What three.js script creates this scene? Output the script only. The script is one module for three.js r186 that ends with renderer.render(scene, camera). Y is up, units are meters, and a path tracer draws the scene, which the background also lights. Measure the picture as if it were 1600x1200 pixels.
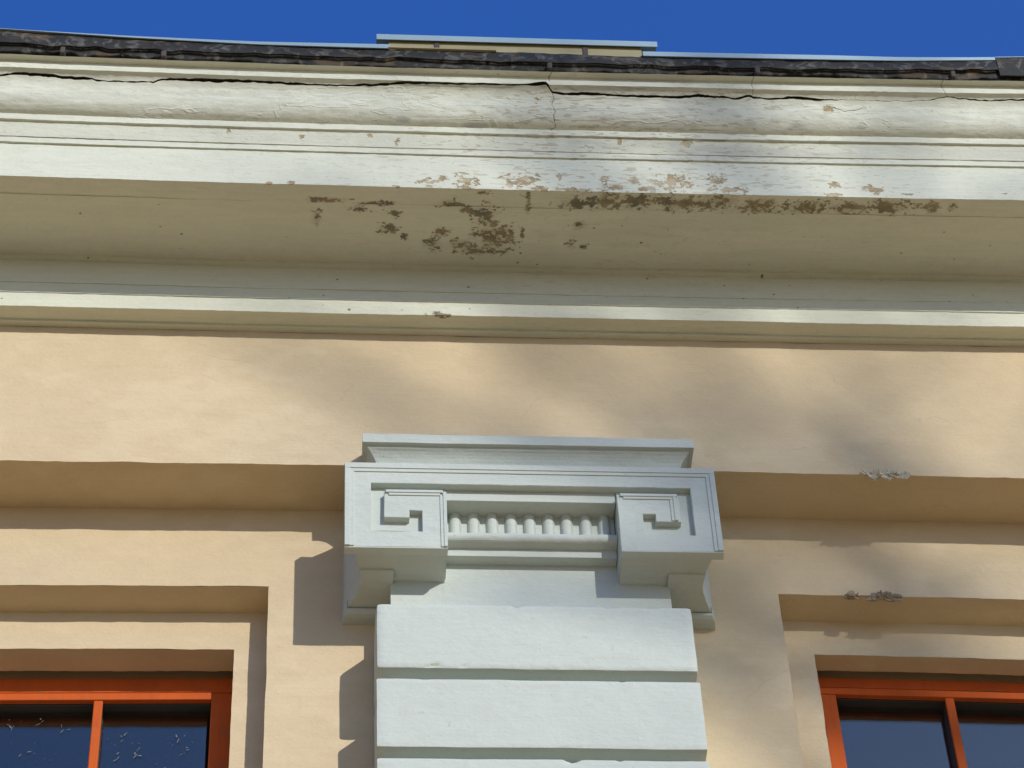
import * as THREE from 'three';
import { mergeGeometries } from 'three/addons/utils/BufferGeometryUtils.js';
import { RoundedBoxGeometry } from 'three/addons/geometries/RoundedBoxGeometry.js';

// ---------------------------------------------------------------- camera, sky, sun, exposure
const scene = new THREE.Scene();
const Y0 = 7.89;                                   // height of the facade datum above the street
const camera = new THREE.PerspectiveCamera(15.189, 4 / 3, 0.1, 600);
camera.position.set(-0.5837, Y0 - 6.2899, 5.6874);
camera.up.set(-0.019381, 0.671557, 0.7407);
camera.lookAt(-0.5837 + 0.068674, Y0 - 6.2899 + 0.739983, 5.6874 - 0.66911);

const renderer = new THREE.WebGLRenderer({ antialias: true });
renderer.toneMapping = THREE.LinearToneMapping;
renderer.toneMappingExposure = 1.0;
renderer.shadowMap.enabled = true;

const SUN = new THREE.Vector3(0.51, 0.48, 1).normalize();
const sun = new THREE.DirectionalLight(new THREE.Color().setRGB(1, 0.96, 0.90), 3.1);
sun.position.copy(SUN).multiplyScalar(40).add(new THREE.Vector3(0, Y0, 0));
sun.target.position.set(0, Y0, 0);
sun.castShadow = true; sun.shadow.mapSize.set(4096, 4096);
Object.assign(sun.shadow.camera, { left: -9, right: 9, top: 9, bottom: -9, near: 1, far: 90 });
scene.add(sun, sun.target);

{ // clear sky: deep blue overhead, paler towards the horizon, brighter round the sun
  const W = 512, H = 256, d = new Float32Array(W * H * 4), v = new THREE.Vector3();
  for (let j = 0; j < H; j++) for (let i = 0; i < W; i++) {
    const th = ((j + 0.5) / H - 0.5) * Math.PI, ph = ((i + 0.5) / W - 0.5) * 2 * Math.PI;
    v.set(Math.cos(th) * Math.cos(ph), Math.sin(th), Math.cos(th) * Math.sin(ph));
    const e = Math.max(0, v.y), g = Math.acos(THREE.MathUtils.clamp(v.dot(SUN), -1, 1));
    const h = Math.exp(-e * 5), a = Math.exp(-g / 0.5), b = Math.exp(-g / 0.16);
    const sc = 0.85 + 0.45 * Math.pow(Math.cos(g), 2);
    const o = (j * W + i) * 4;
    d[o] = (0.0125 + 0.52 * h) * sc + 0.24 * a + 1.2 * b;
    d[o + 1] = (0.096 + 0.52 * h) * sc + 0.41 * a + 1.2 * b;
    d[o + 2] = (0.462 + 0.26 * h) * sc + 0.42 * a + 1.1 * b;
    d[o + 3] = 1;
  }
  const sky = new THREE.DataTexture(d, W, H, THREE.RGBAFormat, THREE.FloatType);
  sky.mapping = THREE.EquirectangularReflectionMapping;
  sky.magFilter = sky.minFilter = THREE.LinearFilter; sky.wrapS = THREE.RepeatWrapping; sky.needsUpdate = true;
  scene.background = sky; scene.environment = sky;
}

// ---------------------------------------------------------------- helpers
let seed = 20417;
const rnd = () => { seed = (seed * 1664525 + 1013904223) >>> 0; return seed / 4294967296; };
const rr = (a, b) => a + (b - a) * rnd();
const clamp = THREE.MathUtils.clamp, lerp = THREE.MathUtils.lerp, sstep = THREE.MathUtils.smoothstep;
const hash = (x, y, z) => { let h = Math.imul(x, 374761393) ^ Math.imul(y, 668265263) ^ Math.imul(z, 2147483647 - 1274126177); h = Math.imul(h ^ (h >>> 13), 1274126177); return ((h ^ (h >>> 16)) >>> 0) / 4294967296; };
const fade = t => t * t * (3 - 2 * t);
function n2(x, y, k = 0) {
  const xi = Math.floor(x), yi = Math.floor(y), u = fade(x - xi), v = fade(y - yi);
  const a = hash(xi, yi, k), b = hash(xi + 1, yi, k), c = hash(xi, yi + 1, k), d = hash(xi + 1, yi + 1, k);
  return a + (b - a) * u + (c - a) * v + (a - b - c + d) * u * v;
}
function n3(x, y, z, k = 0) {
  const zi = Math.floor(z), w = fade(z - zi);
  return lerp(n2(x, y, zi * 17 + k), n2(x, y, (zi + 1) * 17 + k), w);
}
const fbm = (x, y, o, k = 0) => { let s = 0, a = 0.5, t = 0; for (let i = 0; i < o; i++) { s += a * n2(x, y, k + i * 31); t += a; a *= 0.5; x *= 2.03; y *= 2.03; } return s / t; };
const s1 = (x, k = 0) => n2(x, 0.37, k) * 2 - 1;

// the old building has settled a little: long horizontals bow by a centimetre or two towards the ends
const settle = (x, y) => y * (1 + 0.0085 * Math.min(x * x, 4));
function settleGeo(g) {
  const p = g.attributes.position;
  for (let i = 0; i < p.count; i++) p.setY(i, settle(p.getX(i), p.getY(i)));
  return g;
}
function roughen(g, amp, freq = 30, amp2 = 0) {   // hand-finished plaster is never dead flat; keyed on position so that seams stay closed
  const p = g.attributes.position;
  for (let i = 0; i < p.count; i++) {
    const x = p.getX(i), y = p.getY(i), z = p.getZ(i);
    const f = (k) => amp * (n3(x * freq, y * freq, z * freq, k) - 0.5) * 2 + amp2 * (n3(x * freq * 4, y * freq * 4, z * freq * 4, k + 5) - 0.5) * 2;
    p.setXYZ(i, x + f(11), y + f(97), z + f(53));
  }
  return g;
}
const finish = (g) => { g.computeVertexNormals(); return g; };

// a grid patch between four corners, fine enough to be uneven
function patch(a, b, c, d, cell = 0.02) {          // a-b bottom edge, d-c top edge
  const A = new THREE.Vector3(...a), B = new THREE.Vector3(...b), Cc = new THREE.Vector3(...c), D = new THREE.Vector3(...d);
  const nu = Math.max(1, Math.min(260, Math.ceil(Math.max(A.distanceTo(B), D.distanceTo(Cc)) / cell)));
  const nv = Math.max(1, Math.min(120, Math.ceil(Math.max(A.distanceTo(D), B.distanceTo(Cc)) / cell)));
  const pos = [], uv = [], idx = [], p = new THREE.Vector3(), q = new THREE.Vector3();
  for (let j = 0; j <= nv; j++) for (let i = 0; i <= nu; i++) {
    p.lerpVectors(A, B, i / nu); q.lerpVectors(D, Cc, i / nu); p.lerp(q, j / nv);
    pos.push(p.x, p.y, p.z); uv.push(0, 0);
    if (i < nu && j < nv) { const o = j * (nu + 1) + i; idx.push(o, o + 1, o + nu + 2, o, o + nu + 2, o + nu + 1); }
  }
  const g = new THREE.BufferGeometry();
  g.setAttribute('position', new THREE.Float32BufferAttribute(pos, 3));
  g.setAttribute('uv', new THREE.Float32BufferAttribute(uv, 2));
  g.setIndex(idx);
  return g;
}
function boxUV(g, su = 1, sv = 1, ou = 0, ov = 0) { // metres, projected along the dominant normal
  if (!g.attributes.normal) g.computeVertexNormals();
  const p = g.attributes.position, n = g.attributes.normal, uv = new Float32Array(p.count * 2);
  for (let i = 0; i < p.count; i++) {
    const x = p.getX(i), y = p.getY(i), z = p.getZ(i), ax = Math.abs(n.getX(i)), ay = Math.abs(n.getY(i)), az = Math.abs(n.getZ(i));
    let u, v;
    if (az >= ax && az >= ay) { u = x; v = y; } else if (ay >= ax) { u = x; v = y + z + 0.37; } else { u = z + 0.7; v = y; }
    uv[2 * i] = u * su + ou; uv[2 * i + 1] = v * sv + ov;
  }
  g.setAttribute('uv', new THREE.BufferAttribute(uv, 2));
  return g;
}
const taken = {};
const numbered = n => { const k = taken[n] = (taken[n] ?? -1) + 1; return k ? `${n}_${String(k).padStart(3, '0')}` : n; };
function mesh(name, geo, mat, parent, label) {
  const m = new THREE.Mesh(Array.isArray(geo) ? (geo.length > 1 ? mergeGeometries(geo.map(g => { const h = g.index ? g.toNonIndexed() : g; for (const k of Object.keys(h.attributes)) if (!['position', 'normal', 'uv'].includes(k)) h.deleteAttribute(k); return h; })) : geo[0]) : geo, mat);
  m.name = name; m.castShadow = m.receiveShadow = true; parent.add(m);
  if (label) m.userData.label = label;
  return m;
}
function group(name, parent, label) { const g = new THREE.Group(); g.name = name; parent.add(g); if (label) g.userData.label = label; return g; }
function box(x0, x1, y0, y1, z0, z1, r = 0.002, seg = 1) {
  const g = r > 0 ? new RoundedBoxGeometry(x1 - x0, y1 - y0, z1 - z0, seg, Math.min(r, (x1 - x0) * 0.45, (y1 - y0) * 0.45, (z1 - z0) * 0.45)) : new THREE.BoxGeometry(x1 - x0, y1 - y0, z1 - z0);
  g.translate((x0 + x1) / 2, (y0 + y1) / 2, (z0 + z1) / 2);
  return g;
}

// ---------------------------------------------------------------- computed surface textures
const toS = c => Math.round(255 * clamp(c <= 0.0031308 ? 12.92 * c : 1.055 * Math.pow(c, 1 / 2.4) - 0.055, 0, 1));
function makeTex(W, H, fn) {                        // fn(u, v, out): out = [r, g, b, height]
  const c = new Uint8Array(W * H * 4), b = new Uint8Array(W * H * 4), o = [0, 0, 0, 0];
  for (let j = 0; j < H; j++) for (let i = 0; i < W; i++) {
    fn((i + 0.5) / W, (j + 0.5) / H, o);
    const k = (j * W + i) * 4;
    c[k] = toS(o[0]); c[k + 1] = toS(o[1]); c[k + 2] = toS(o[2]); c[k + 3] = 255;
    b[k] = b[k + 1] = b[k + 2] = Math.round(255 * clamp(o[3], 0, 1)); b[k + 3] = 255;
  }
  const mk = (a, cs) => { const t = new THREE.DataTexture(a, W, H, THREE.RGBAFormat); t.wrapS = t.wrapT = THREE.RepeatWrapping; t.magFilter = THREE.LinearFilter; t.minFilter = THREE.LinearMipmapLinearFilter; t.generateMipmaps = true; if (cs) t.colorSpace = THREE.SRGBColorSpace; t.needsUpdate = true; return t; };
  return { map: mk(c, true), bumpMap: mk(b, false) };
}

// --- cornice: off-white limewash, flaking where the photo shows it (x in metres along the facade, s in metres up the profile)
const CX = 1.8, CS = 1.22;
// [x, s, half-width, half-height, kind]: p = paint flaked off to tan render, m = brown-green mould and lost paint, g = grey weathered patch
const PATCHES = [[-.258,.649,.021,.0153,'p'],[-.144,.6538,.027,.0274,'p'],[-.216,.6691,.01,.0121,'p'],[.023,.6635,.038,.0339,'p'],[.065,.6313,.029,.0121,'p'],[.139,.6893,.008,.0121,'p'],[.164,.6288,.038,.0073,'p'],[.272,.6724,.01,.0218,'p'],[.359,.6724,.014,.0185,'p'],[.475,.6708,.039,.0274,'p'],[.607,.6812,.019,.0282,'p'],[.646,.6425,.039,.0113,'p'],[.965,.6716,.016,.0121,'p'],[1.084,.6595,.027,.0137,'p'],[.954,.6313,.029,.0064,'p'],[1.188,.6385,.02,.0056,'p'],[1.483,.6498,.009,.004,'p'],[.299,.6425,.023,.0097,'p'],[.395,.6369,.029,.0081,'p'],[-.349,.6244,.008,.004,'p'],[-.727,.6244,.011,.004,'p'],[-.662,.6264,.008,.0064,'p'],[-.854,.857,.005,.0064,'p'],[-.633,.8433,.007,.0105,'p'],[-.426,.8514,.006,.0048,'p'],[-.348,.8296,.007,.0097,'p'],[.324,.8514,.008,.0121,'p'],[.531,.8522,.011,.0097,'p'],[.975,.9949,.014,.0121,'p'],[.076,1.0053,.008,.0089,'p'],
[-.333,.9183,.023,.0113,'g'],[-.112,.9054,.039,.0113,'g'],[1.068,.9255,.014,.0056,'g'],[.877,.9271,.03,.0137,'g'],
[.263,.5861,.057,.0161,'m'],[.378,.5893,.058,.0161,'m'],[.494,.5829,.048,.0145,'m'],[.609,.5909,.058,.0161,'m'],[.745,.5845,.058,.0145,'m'],[.88,.5837,.058,.0129,'m'],[1.016,.5821,.039,.0105,'m'],[1.132,.5893,.048,.0145,'m'],[1.261,.5853,.014,.0121,'m'],[1.321,.5918,.009,.0081,'m'],[.186,.5789,.038,.0121,'m'],[-.553,.566,.038,.0081,'m'],[-.414,.5579,.043,.0064,'m'],[-.461,.5313,.025,.0089,'m'],[-.352,.5224,.011,.0121,'m'],[-.373,.4595,.021,.0129,'m'],[-.32,.4257,.008,.0073,'m'],[-.184,.5627,.025,.0113,'m'],[-.137,.5418,.019,.0105,'m'],[-.079,.5208,.025,.0282,'m'],[-.05,.4289,.039,.0339,'m'],[-.109,.3805,.039,.0177,'m'],[-.149,.3999,.029,.0153,'m'],[-.23,.3975,.021,.0177,'m'],[-.209,.4499,.015,.0129,'m'],[.044,.5845,.006,.0266,'m'],[.203,.4886,.015,.0105,'m'],[.184,.4096,.01,.0105,'m'],[.223,.4007,.01,.0081,'m'],[-.584,.4934,.011,.021,'m'],[-.093,.6095,.013,.0048,'m'],[-.216,.0838,.019,.0089,'m'],[.032,.4499,.004,.0129,'m']];
const HAIR = [[[.118, 1.075], [.112, 1.09], [.121, 1.115]], [[.123, 1.034], [.128, 1.01], [.121, .985], [.130, .96], [.127, .93], [.131, .905], [.12, .895]], [[.739, 1.04], [.744, 1.06], [.738, 1.085], [.742, 1.115]], [[1.346, 1.047], [1.336, 1.07], [1.328, 1.092], [1.332, 1.115]], [[.99, 1.0], [1.02, .985], [1.05, .99], [1.09, 1.0]]];
const SPECKS = []; for (let i = 0; i < 150; i++) { const q = Math.pow(rnd(), 2.5); SPECKS.push([rr(-1.75, 1.75), rr(0.09, 0.56), lerp(.0009, .0042, q), rr(.5, 1.3)]); }
const segDist = (px, py, a, b) => { const dx = b[0] - a[0], dy = b[1] - a[1], t = clamp(((px - a[0]) * dx + (py - a[1]) * dy) / (dx * dx + dy * dy), 0, 1); return Math.hypot(px - a[0] - t * dx, py - a[1] - t * dy); };
const corniceTex = (() => {
  const W = 2048, H = 1024, field = { p: new Float32Array(W * H), m: new Float32Array(W * H), g: new Float32Array(W * H), c: new Float32Array(W * H) };
  const splat = (x, s, hw, hh, k, amt = 1) => {
    const i0 = Math.floor((x - hw * 2.2 + CX) / (2 * CX) * W), i1 = Math.ceil((x + hw * 2.2 + CX) / (2 * CX) * W), j0 = Math.floor((s - hh * 2.2) / CS * H), j1 = Math.ceil((s + hh * 2.2) / CS * H);
    for (let j = Math.max(0, j0); j <= Math.min(H - 1, j1); j++) for (let i = Math.max(0, i0); i <= Math.min(W - 1, i1); i++) {
      const dx = ((i + .5) / W * 2 * CX - CX - x) / hw, dy = ((j + .5) / H * CS - s) / hh, q = Math.max(0, 1.25 - Math.sqrt(dx * dx + dy * dy) * 0.8) * amt;
      field[k][j * W + i] = Math.max(field[k][j * W + i], q);
    }
  };
  for (const [x, s, hw, hh, k] of PATCHES) splat(x, s, hw * (k === 'm' ? 1.5 : 1.25), hh * (k === 'm' ? (s > .575 ? 1.9 : 1.5) : 1.25), k);
  for (const [x, s, r, q] of SPECKS) splat(x, s, r * 1.2, r * q, 'c', .55 + .4 * q);
  for (const line of HAIR) for (let t = 0; t < line.length - 1; t++) {
    const a = line[t], b = line[t + 1];
    const i0 = Math.floor((Math.min(a[0], b[0]) - .01 + CX) / (2 * CX) * W), i1 = Math.ceil((Math.max(a[0], b[0]) + .01 + CX) / (2 * CX) * W), j0 = Math.floor((Math.min(a[1], b[1]) - .01) / CS * H), j1 = Math.ceil((Math.max(a[1], b[1]) + .01) / CS * H);
    for (let j = Math.max(0, j0); j <= Math.min(H - 1, j1); j++) for (let i = Math.max(0, i0); i <= Math.min(W - 1, i1); i++) {
      const x = (i + .5) / W * 2 * CX - CX, s = (j + .5) / H * CS, d = segDist(x + .004 * s1(s * 90, 3), s + .003 * s1(x * 90, 5), a, b);
      field.c[j * W + i] = Math.max(field.c[j * W + i], 1.15 - d / (.0008 + .0016 * n2(x * 60, s * 60, 7)));
    }
  }
  return makeTex(W, H, (u, v, o) => {
    const x = u * 2 * CX - CX, s = v * CS, k = Math.min(H - 1, Math.floor(v * H)) * W + Math.min(W - 1, Math.floor(u * W));
    const crown = sstep(s, .885, .9) * (1 - sstep(s, 1.09, 1.11));
    const coarse = fbm(x * 3.1 + 7, s * 9, 4, 1), streak = fbm(x * 7, s * 120, 3, 9), fine = fbm(x * 160, s * 220, 3, 15), mid = fbm(x * 26, s * 60, 4, 40);
    let t = 0.93 + 0.10 * (coarse - .5) + 0.07 * (streak - .5) + 0.06 * (fine - .5) + (0.08 + 0.12 * crown) * (mid - .5);
    let r = 0.715 * t, g = 0.735 * t, b = 0.605 * t;
    const worn = sstep(mid * 0.6 + coarse * 0.4, .60, .70) * (0.15 + 0.3 * crown);   // thin, grimy limewash
    r = lerp(r, .52, worn); g = lerp(g, .51, worn); b = lerp(b, .43, worn);
    let h = 0.55 + 0.10 * (fine - .5) + 0.16 * (mid - .5) + 0.12 * (streak - .5);
    const rg = 1 - Math.abs(2 * fbm(x * 11 + 2 * fbm(x * 5, s * 12, 2, 70), s * 34, 3, 77) - 1);  // curling skins of old paint on the crown
    h += crown * (0.20 * (sstep(rg, .90, .99) - .2) * sstep(fbm(x * 4, s * 14, 2, 85), .42, .62) + 0.22 * (fbm(x * 18, s * 50, 3, 81) - .5));
    const edge = fbm(x * 55, s * 75, 5, 21) + 0.55 * (fbm(x * 170, s * 210, 3, 33) - .5);
    const pv = field.p[k] * 0.8 + (edge - .5) * 1.7 - 0.50, P = field.p[k] <= 0 ? 0 : sstep(pv, 0, 0.05), lipUp = field.p[k] <= 0 ? 0 : sstep(pv, -.16, -.02) * (1 - P);
    h += .14 * lipUp;
    // hair-fine scratches and flakes, thickest round the damp stretch in the middle
    const damp = Math.exp(-Math.pow((x - .35) / .75, 2)), face = s > .62 && s < 1.06 ? 1 : .35;
    const wv = fbm(x * 38 + 4 * n2(x * 6, s * 30, 111), s * 150, 3, 113), W2 = sstep(wv + .12 * damp * face, .74, .80) * (.25 + .5 * damp) * face;
    r = lerp(r, .44, W2); g = lerp(g, .385, W2); b = lerp(b, .27, W2); h -= .10 * W2;
    // grey soot smears on the upper mouldings
    const so = sstep(fbm(x * 2.6 + 31, s * 16, 4, 121) * .75 + mid * .25 + .05 * damp, .56, .70) * (s > .78 ? .42 : .16) * (.35 + .65 * damp);
    r = lerp(r, .40, so); g = lerp(g, .405, so); b = lerp(b, .365, so);
    if (P > 0) { const q = 0.75 + 0.6 * (fbm(x * 90, s * 90, 3, 50) - .2), under = sstep(fbm(x * 34, s * 44, 3, 57), .48, .6) * .55; r = lerp(r, lerp(.40 * q, .56, under), P); g = lerp(g, lerp(.315 * q, .50, under), P); b = lerp(b, lerp(.185 * q, .36, under), P); h = lerp(h, h - .22, P); }
    if (field.m[k] > 0) { const gm = sstep(field.m[k] + (mid - .5) * 1.1 + (fine - .5) * .9, .25, 1.15) * .42; r = lerp(r, .33, gm); g = lerp(g, .30, gm); b = lerp(b, .19, gm); }
    const M = field.m[k] > 0 ? sstep(field.m[k] * 0.8 + (edge - .5) * 2.1 - 0.42, 0, 0.34) : 0;
    if (M > 0) { const q = fbm(x * 60, s * 70, 3, 90), w = fbm(x * 22, s * 30, 2, 95); const m = M * (0.62 + 0.38 * w); const rim = (1 - M) * .8, gr = sstep(w, .5, .65); r = lerp(r, lerp(lerp(.11, .27, q), .34, rim) * (1 - .25 * gr), m); g = lerp(g, lerp(lerp(.085, .19, q), .23, rim) * (1 - .02 * gr), m); b = lerp(b, lerp(lerp(.035, .085, q), .09, rim) * (1 + .5 * gr), m); h = lerp(h, h - .25, M); }
    const G = sstep(field.g[k] * 0.8 + mid * 0.7 - 0.70, 0, 0.4) * 0.6; r = lerp(r, .36, G); g = lerp(g, .37, G); b = lerp(b, .34, G);
    const Ck = sstep(field.c[k] + .5 * (fine - .5), .35, .8) * .8; r = lerp(r, .085, Ck); g = lerp(g, .065, Ck); b = lerp(b, .035, Ck); h = lerp(h, h - .3, Ck);
    o[0] = r; o[1] = g; o[2] = b; o[3] = h;
  });
})();

// --- peach render of the wall
const WX = 1.8, WH = 2.0, WY = -1.7;
const SCUFF = [[[1.19, -.115], [1.20, -.13], [1.205, -.11]], [[1.225, -.118], [1.25, -.105], [1.27, -.115], [1.285, -.128]], [[.79, -.265], [.82, -.258], [.85, -.252]], [[1.0, -.25], [1.01, -.252]], [[1.06, -.225], [1.1, -.232]]];
const CRACKS = []; for (const [x, y, n] of [[.10, .02, 6], [.27, -.12, 5], [.02, -.15, 5], [-.55, -.12, 6], [-.9, .1, 5], [-.2, .15, 4], [.5, .1, 5], [-1.2, -.2, 5], [.62, -1.05, 6], [-1.0, .02, 5], [.95, .08, 5]]) { const l = [[x, y]]; let a = rr(-.5, .5) + (x > .2 && x < .3 ? 1.3 : 0); for (let i = 0; i < n; i++) { a += rr(-.8, .8); const p = l[l.length - 1]; l.push([p[0] + .03 * Math.cos(a), p[1] + .022 * Math.sin(a)]); } CRACKS.push(l); }
const wallTex = (() => {
  const W = 2048, H = 1024, f = new Float32Array(W * H), g2 = new Float32Array(W * H);
  const draw = (arr, line, wd) => { for (let t = 0; t < line.length - 1; t++) { const a = line[t], b = line[t + 1];
    const i0 = Math.floor((Math.min(a[0], b[0]) - .01 + WX) / (2 * WX) * W), i1 = Math.ceil((Math.max(a[0], b[0]) + .01 + WX) / (2 * WX) * W), j0 = Math.floor((Math.min(a[1], b[1]) - .01 - WY) / WH * H), j1 = Math.ceil((Math.max(a[1], b[1]) + .01 - WY) / WH * H);
    for (let j = Math.max(0, j0); j <= Math.min(H - 1, j1); j++) for (let i = Math.max(0, i0); i <= Math.min(W - 1, i1); i++) { const x = (i + .5) / W * 2 * WX - WX, y = (j + .5) / H * WH + WY; const d = segDist(x + .005 * s1(y * 70, 8), y + .005 * s1(x * 70, 9), a, b); arr[j * W + i] = Math.max(arr[j * W + i], 1 - d / wd); } } };
  for (const l of SCUFF) draw(g2, l, .0055);
  for (const l of CRACKS) draw(f, l, .0018);
  return makeTex(W, H, (u, v, o) => {
    const x = u * 2 * WX - WX, y = v * WH + WY, k = Math.min(H - 1, Math.floor(v * H)) * W + Math.min(W - 1, Math.floor(u * W));
    const coarse = fbm(x * 2.3 + 3, y * 3.1, 4, 201), brush = fbm(x * 9, y * 170, 3, 207), fine = fbm(x * 170, y * 210, 3, 215), mid = fbm(x * 14, y * 24, 4, 230);
    const t = 0.96 + 0.11 * (coarse - .5) + 0.03 * (brush - .5) + 0.07 * (fine - .5) + 0.08 * (mid - .5);
    let r = .66 * t, g = .53 * t, b = .335 * t;
    const pale = sstep(mid * .45 + coarse * .55, .52, .66) * .22; r = lerp(r, .72, pale); g = lerp(g, .61, pale); b = lerp(b, .43, pale);
    const tint = sstep(fbm(x * 1.7 + 20, y * 2.6, 3, 251), .48, .7) * .16; r = lerp(r, .62, tint); g = lerp(g, .455, tint); b = lerp(b, .26, tint);   // thinner coat, the redder undercoat shows
    let h = .55 + .12 * (brush - .5) + .22 * (fine - .5) + .5 * (mid - .5) + .3 * (fbm(x * 45, y * 60, 3, 245) - .5);
    const c = sstep(f[k] + .7 * (fine - .5), .25, .95) * .38; r = lerp(r, .42, c); g = lerp(g, .27, c); b = lerp(b, .15, c); h -= c * .25;
    const s = sstep(g2[k] * .8 + fine * .5, .7, 1) * .5; r = lerp(r, .40, s); g = lerp(g, .38, s); b = lerp(b, .33, s);
    const sp = sstep(n2(x * 120, y * 120, 260), .985, 1) * .5; r = lerp(r, .34, sp); g = lerp(g, .24, sp); b = lerp(b, .15, sp);
    o[0] = r; o[1] = g; o[2] = b; o[3] = h;
  });
})();
// --- cool white masonry paint of the pilaster
const whiteTex = makeTex(1024, 1024, (u, v, o) => {
  const x = u * 1.2, y = v * 1.2;
  const coarse = fbm(x * 3, y * 4, 4, 301), brush = fbm(x * 14, y * 150, 3, 307), fine = fbm(x * 150, y * 190, 3, 315), mid = fbm(x * 20, y * 30, 4, 330);
  const t = 0.97 + .05 * (coarse - .5) + .05 * (brush - .5) + .05 * (fine - .5) + .05 * (mid - .5);
  let r = .56 * t, g = .605 * t, b = .545 * t, h = .5 + .2 * (brush - .5) + .2 * (fine - .5) + .3 * (mid - .5);
  const sp = sstep(n2(x * 110, y * 110, 360), .982, 1) * .45; r = lerp(r, .36, sp); g = lerp(g, .34, sp); b = lerp(b, .27, sp);
  const dirt = sstep(mid * .6 + coarse * .4, .54, .68) * .26; r = lerp(r, .47, dirt); g = lerp(g, .48, dirt); b = lerp(b, .42, dirt);
  const nick = sstep(n2(x * 46 + 3 * n2(x * 20, y * 20, 371), y * 62, 372), .93, .97) * sstep(fine, .45, .6) * .4; r = lerp(r, .42, nick); g = lerp(g, .39, nick); b = lerp(b, .30, nick); h -= nick * .5;
  h += .35 * (fbm(x * 55, y * 75, 3, 341) - .5);
  o[0] = r; o[1] = g; o[2] = b; o[3] = h;
});
// --- tarred, streaked drip edge of the roof
const tarTex = makeTex(2048, 256, (u, v, o) => {
  const x = u * 1.8, y = v * .2, st = fbm(x * 60 + 2.5 * n2(x * 30, y * 60, 405), y * 22 + n2(x * 40, 1, 406) * 2, 5, 401), fine = fbm(x * 120, y * 120, 3, 411), blot = fbm(x * 14, y * 40, 3, 420);
  const q = sstep(st * .75 + blot * .25, .50, .74), rust = sstep(fbm(x * 9, y * 30, 3, 430), .66, .76) * .4;
  let r = lerp(.014, .10, q), g = lerp(.0135, .098, q), b = lerp(.011, .084, q);
  r = lerp(r, .16, rust); g = lerp(g, .10, rust); b = lerp(b, .05, rust);
  o[0] = r * (.8 + .4 * fine); o[1] = g * (.8 + .4 * fine); o[2] = b * (.8 + .4 * fine); o[3] = .5 + .5 * (st - .5) + .3 * (fine - .5);
});
const woodTex = makeTex(512, 128, (u, v, o) => { const a = fbm(u * 6, v * 60, 4, 501), c = fbm(u * 3, v * 6, 3, 510); const t = .8 + .5 * (a - .5) + .3 * (c - .5); o[0] = .42 * t; o[1] = .375 * t; o[2] = .215 * t; o[3] = a; });
const groundTex = makeTex(1024, 1024, (u, v, o) => { const a = fbm(u * 12, v * 12, 4, 601), f = fbm(u * 300, v * 300, 2, 610); const t = .78 + .35 * (a - .5) + .5 * (f - .5); o[0] = .63 * t; o[1] = .42 * t; o[2] = .185 * t; o[3] = f; });

const paintTex = makeTex(512, 512, (u, v, o) => { const a = fbm(u * 90, v * 12, 4, 701), c = fbm(u * 9, v * 9, 4, 710), d = sstep(fbm(u * 60, v * 60, 3, 720), .66, .76) * .35; const t = .96 + .16 * (a - .5) + .22 * (c - .5); o[0] = lerp(.56 * t, .34, d); o[1] = lerp(.095 * t, .11, d); o[2] = lerp(.006, .05, d); o[3] = a; });
const M = {
  cornice: new THREE.MeshStandardMaterial({ ...corniceTex, bumpScale: 0.006, roughness: 0.9 }),
  wall: new THREE.MeshStandardMaterial({ ...wallTex, bumpScale: 0.003, roughness: 0.93 }),
  white: new THREE.MeshStandardMaterial({ ...whiteTex, bumpScale: 0.0028, roughness: 0.8 }),
  tar: new THREE.MeshStandardMaterial({ ...tarTex, bumpScale: 0.003, roughness: 0.75 }),
  zinc: new THREE.MeshStandardMaterial({ color: new THREE.Color().setRGB(.34, .45, .48), metalness: 0.35, roughness: 0.45 }),
  board: new THREE.MeshStandardMaterial({ ...woodTex, bumpScale: 0.001, roughness: 0.8 }),
  paint: new THREE.MeshStandardMaterial({ ...paintTex, bumpScale: 0.0008, roughness: 0.85 }),
  glass: new THREE.MeshPhysicalMaterial({ color: 0xffffff, transmission: 1, thickness: 0, roughness: 0.015, ior: 1.75 }),
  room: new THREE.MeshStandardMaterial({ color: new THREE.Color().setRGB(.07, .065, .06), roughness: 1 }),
  shadeSash: new THREE.MeshStandardMaterial({ color: new THREE.Color().setRGB(.045, .04, .036), roughness: 0.6 }),  // shade below the rails, put into the colour of the added inner frame
  crackShade: new THREE.MeshStandardMaterial({ color: new THREE.Color().setRGB(.022, .02, .011), roughness: 1 }),  // near-black crack faces: the shade of its depth, with moss, as one colour
  lime: new THREE.MeshStandardMaterial({ color: new THREE.Color().setRGB(.13, .16, .17), roughness: 0.9 }),
  dirtyRender: new THREE.MeshStandardMaterial({ color: new THREE.Color().setRGB(.36, .29, .19), roughness: 1 }),
  render: new THREE.MeshStandardMaterial({ color: new THREE.Color().setRGB(.66, .61, .48), roughness: 1 }),
  iron: new THREE.MeshStandardMaterial({ color: new THREE.Color().setRGB(.075, .06, .05), roughness: 0.8 }),
  ground: new THREE.MeshStandardMaterial({ ...groundTex, bumpScale: 0.01, roughness: 1 }),
  bark: new THREE.MeshStandardMaterial({ color: new THREE.Color().setRGB(.10, .085, .065), roughness: 1 }),
};
const uvWall = g => boxUV(g, 1 / (2 * WX), 1 / WH, 0.5, -WY / WH);
const uvWhite = (g, k = 0) => boxUV(g, 1 / 1.2, 1 / 1.2, k * .37, k * .23);

// ---------------------------------------------------------------- ground
{
  const g = new THREE.PlaneGeometry(700, 700, 1, 1).rotateX(-Math.PI / 2);
  const uv = g.attributes.uv; for (let i = 0; i < uv.count; i++) uv.setXY(i, uv.getX(i) * 175, uv.getY(i) * 175);
  const m = mesh('ground', g, M.ground, scene); m.userData = { kind: 'structure' };
}

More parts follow.
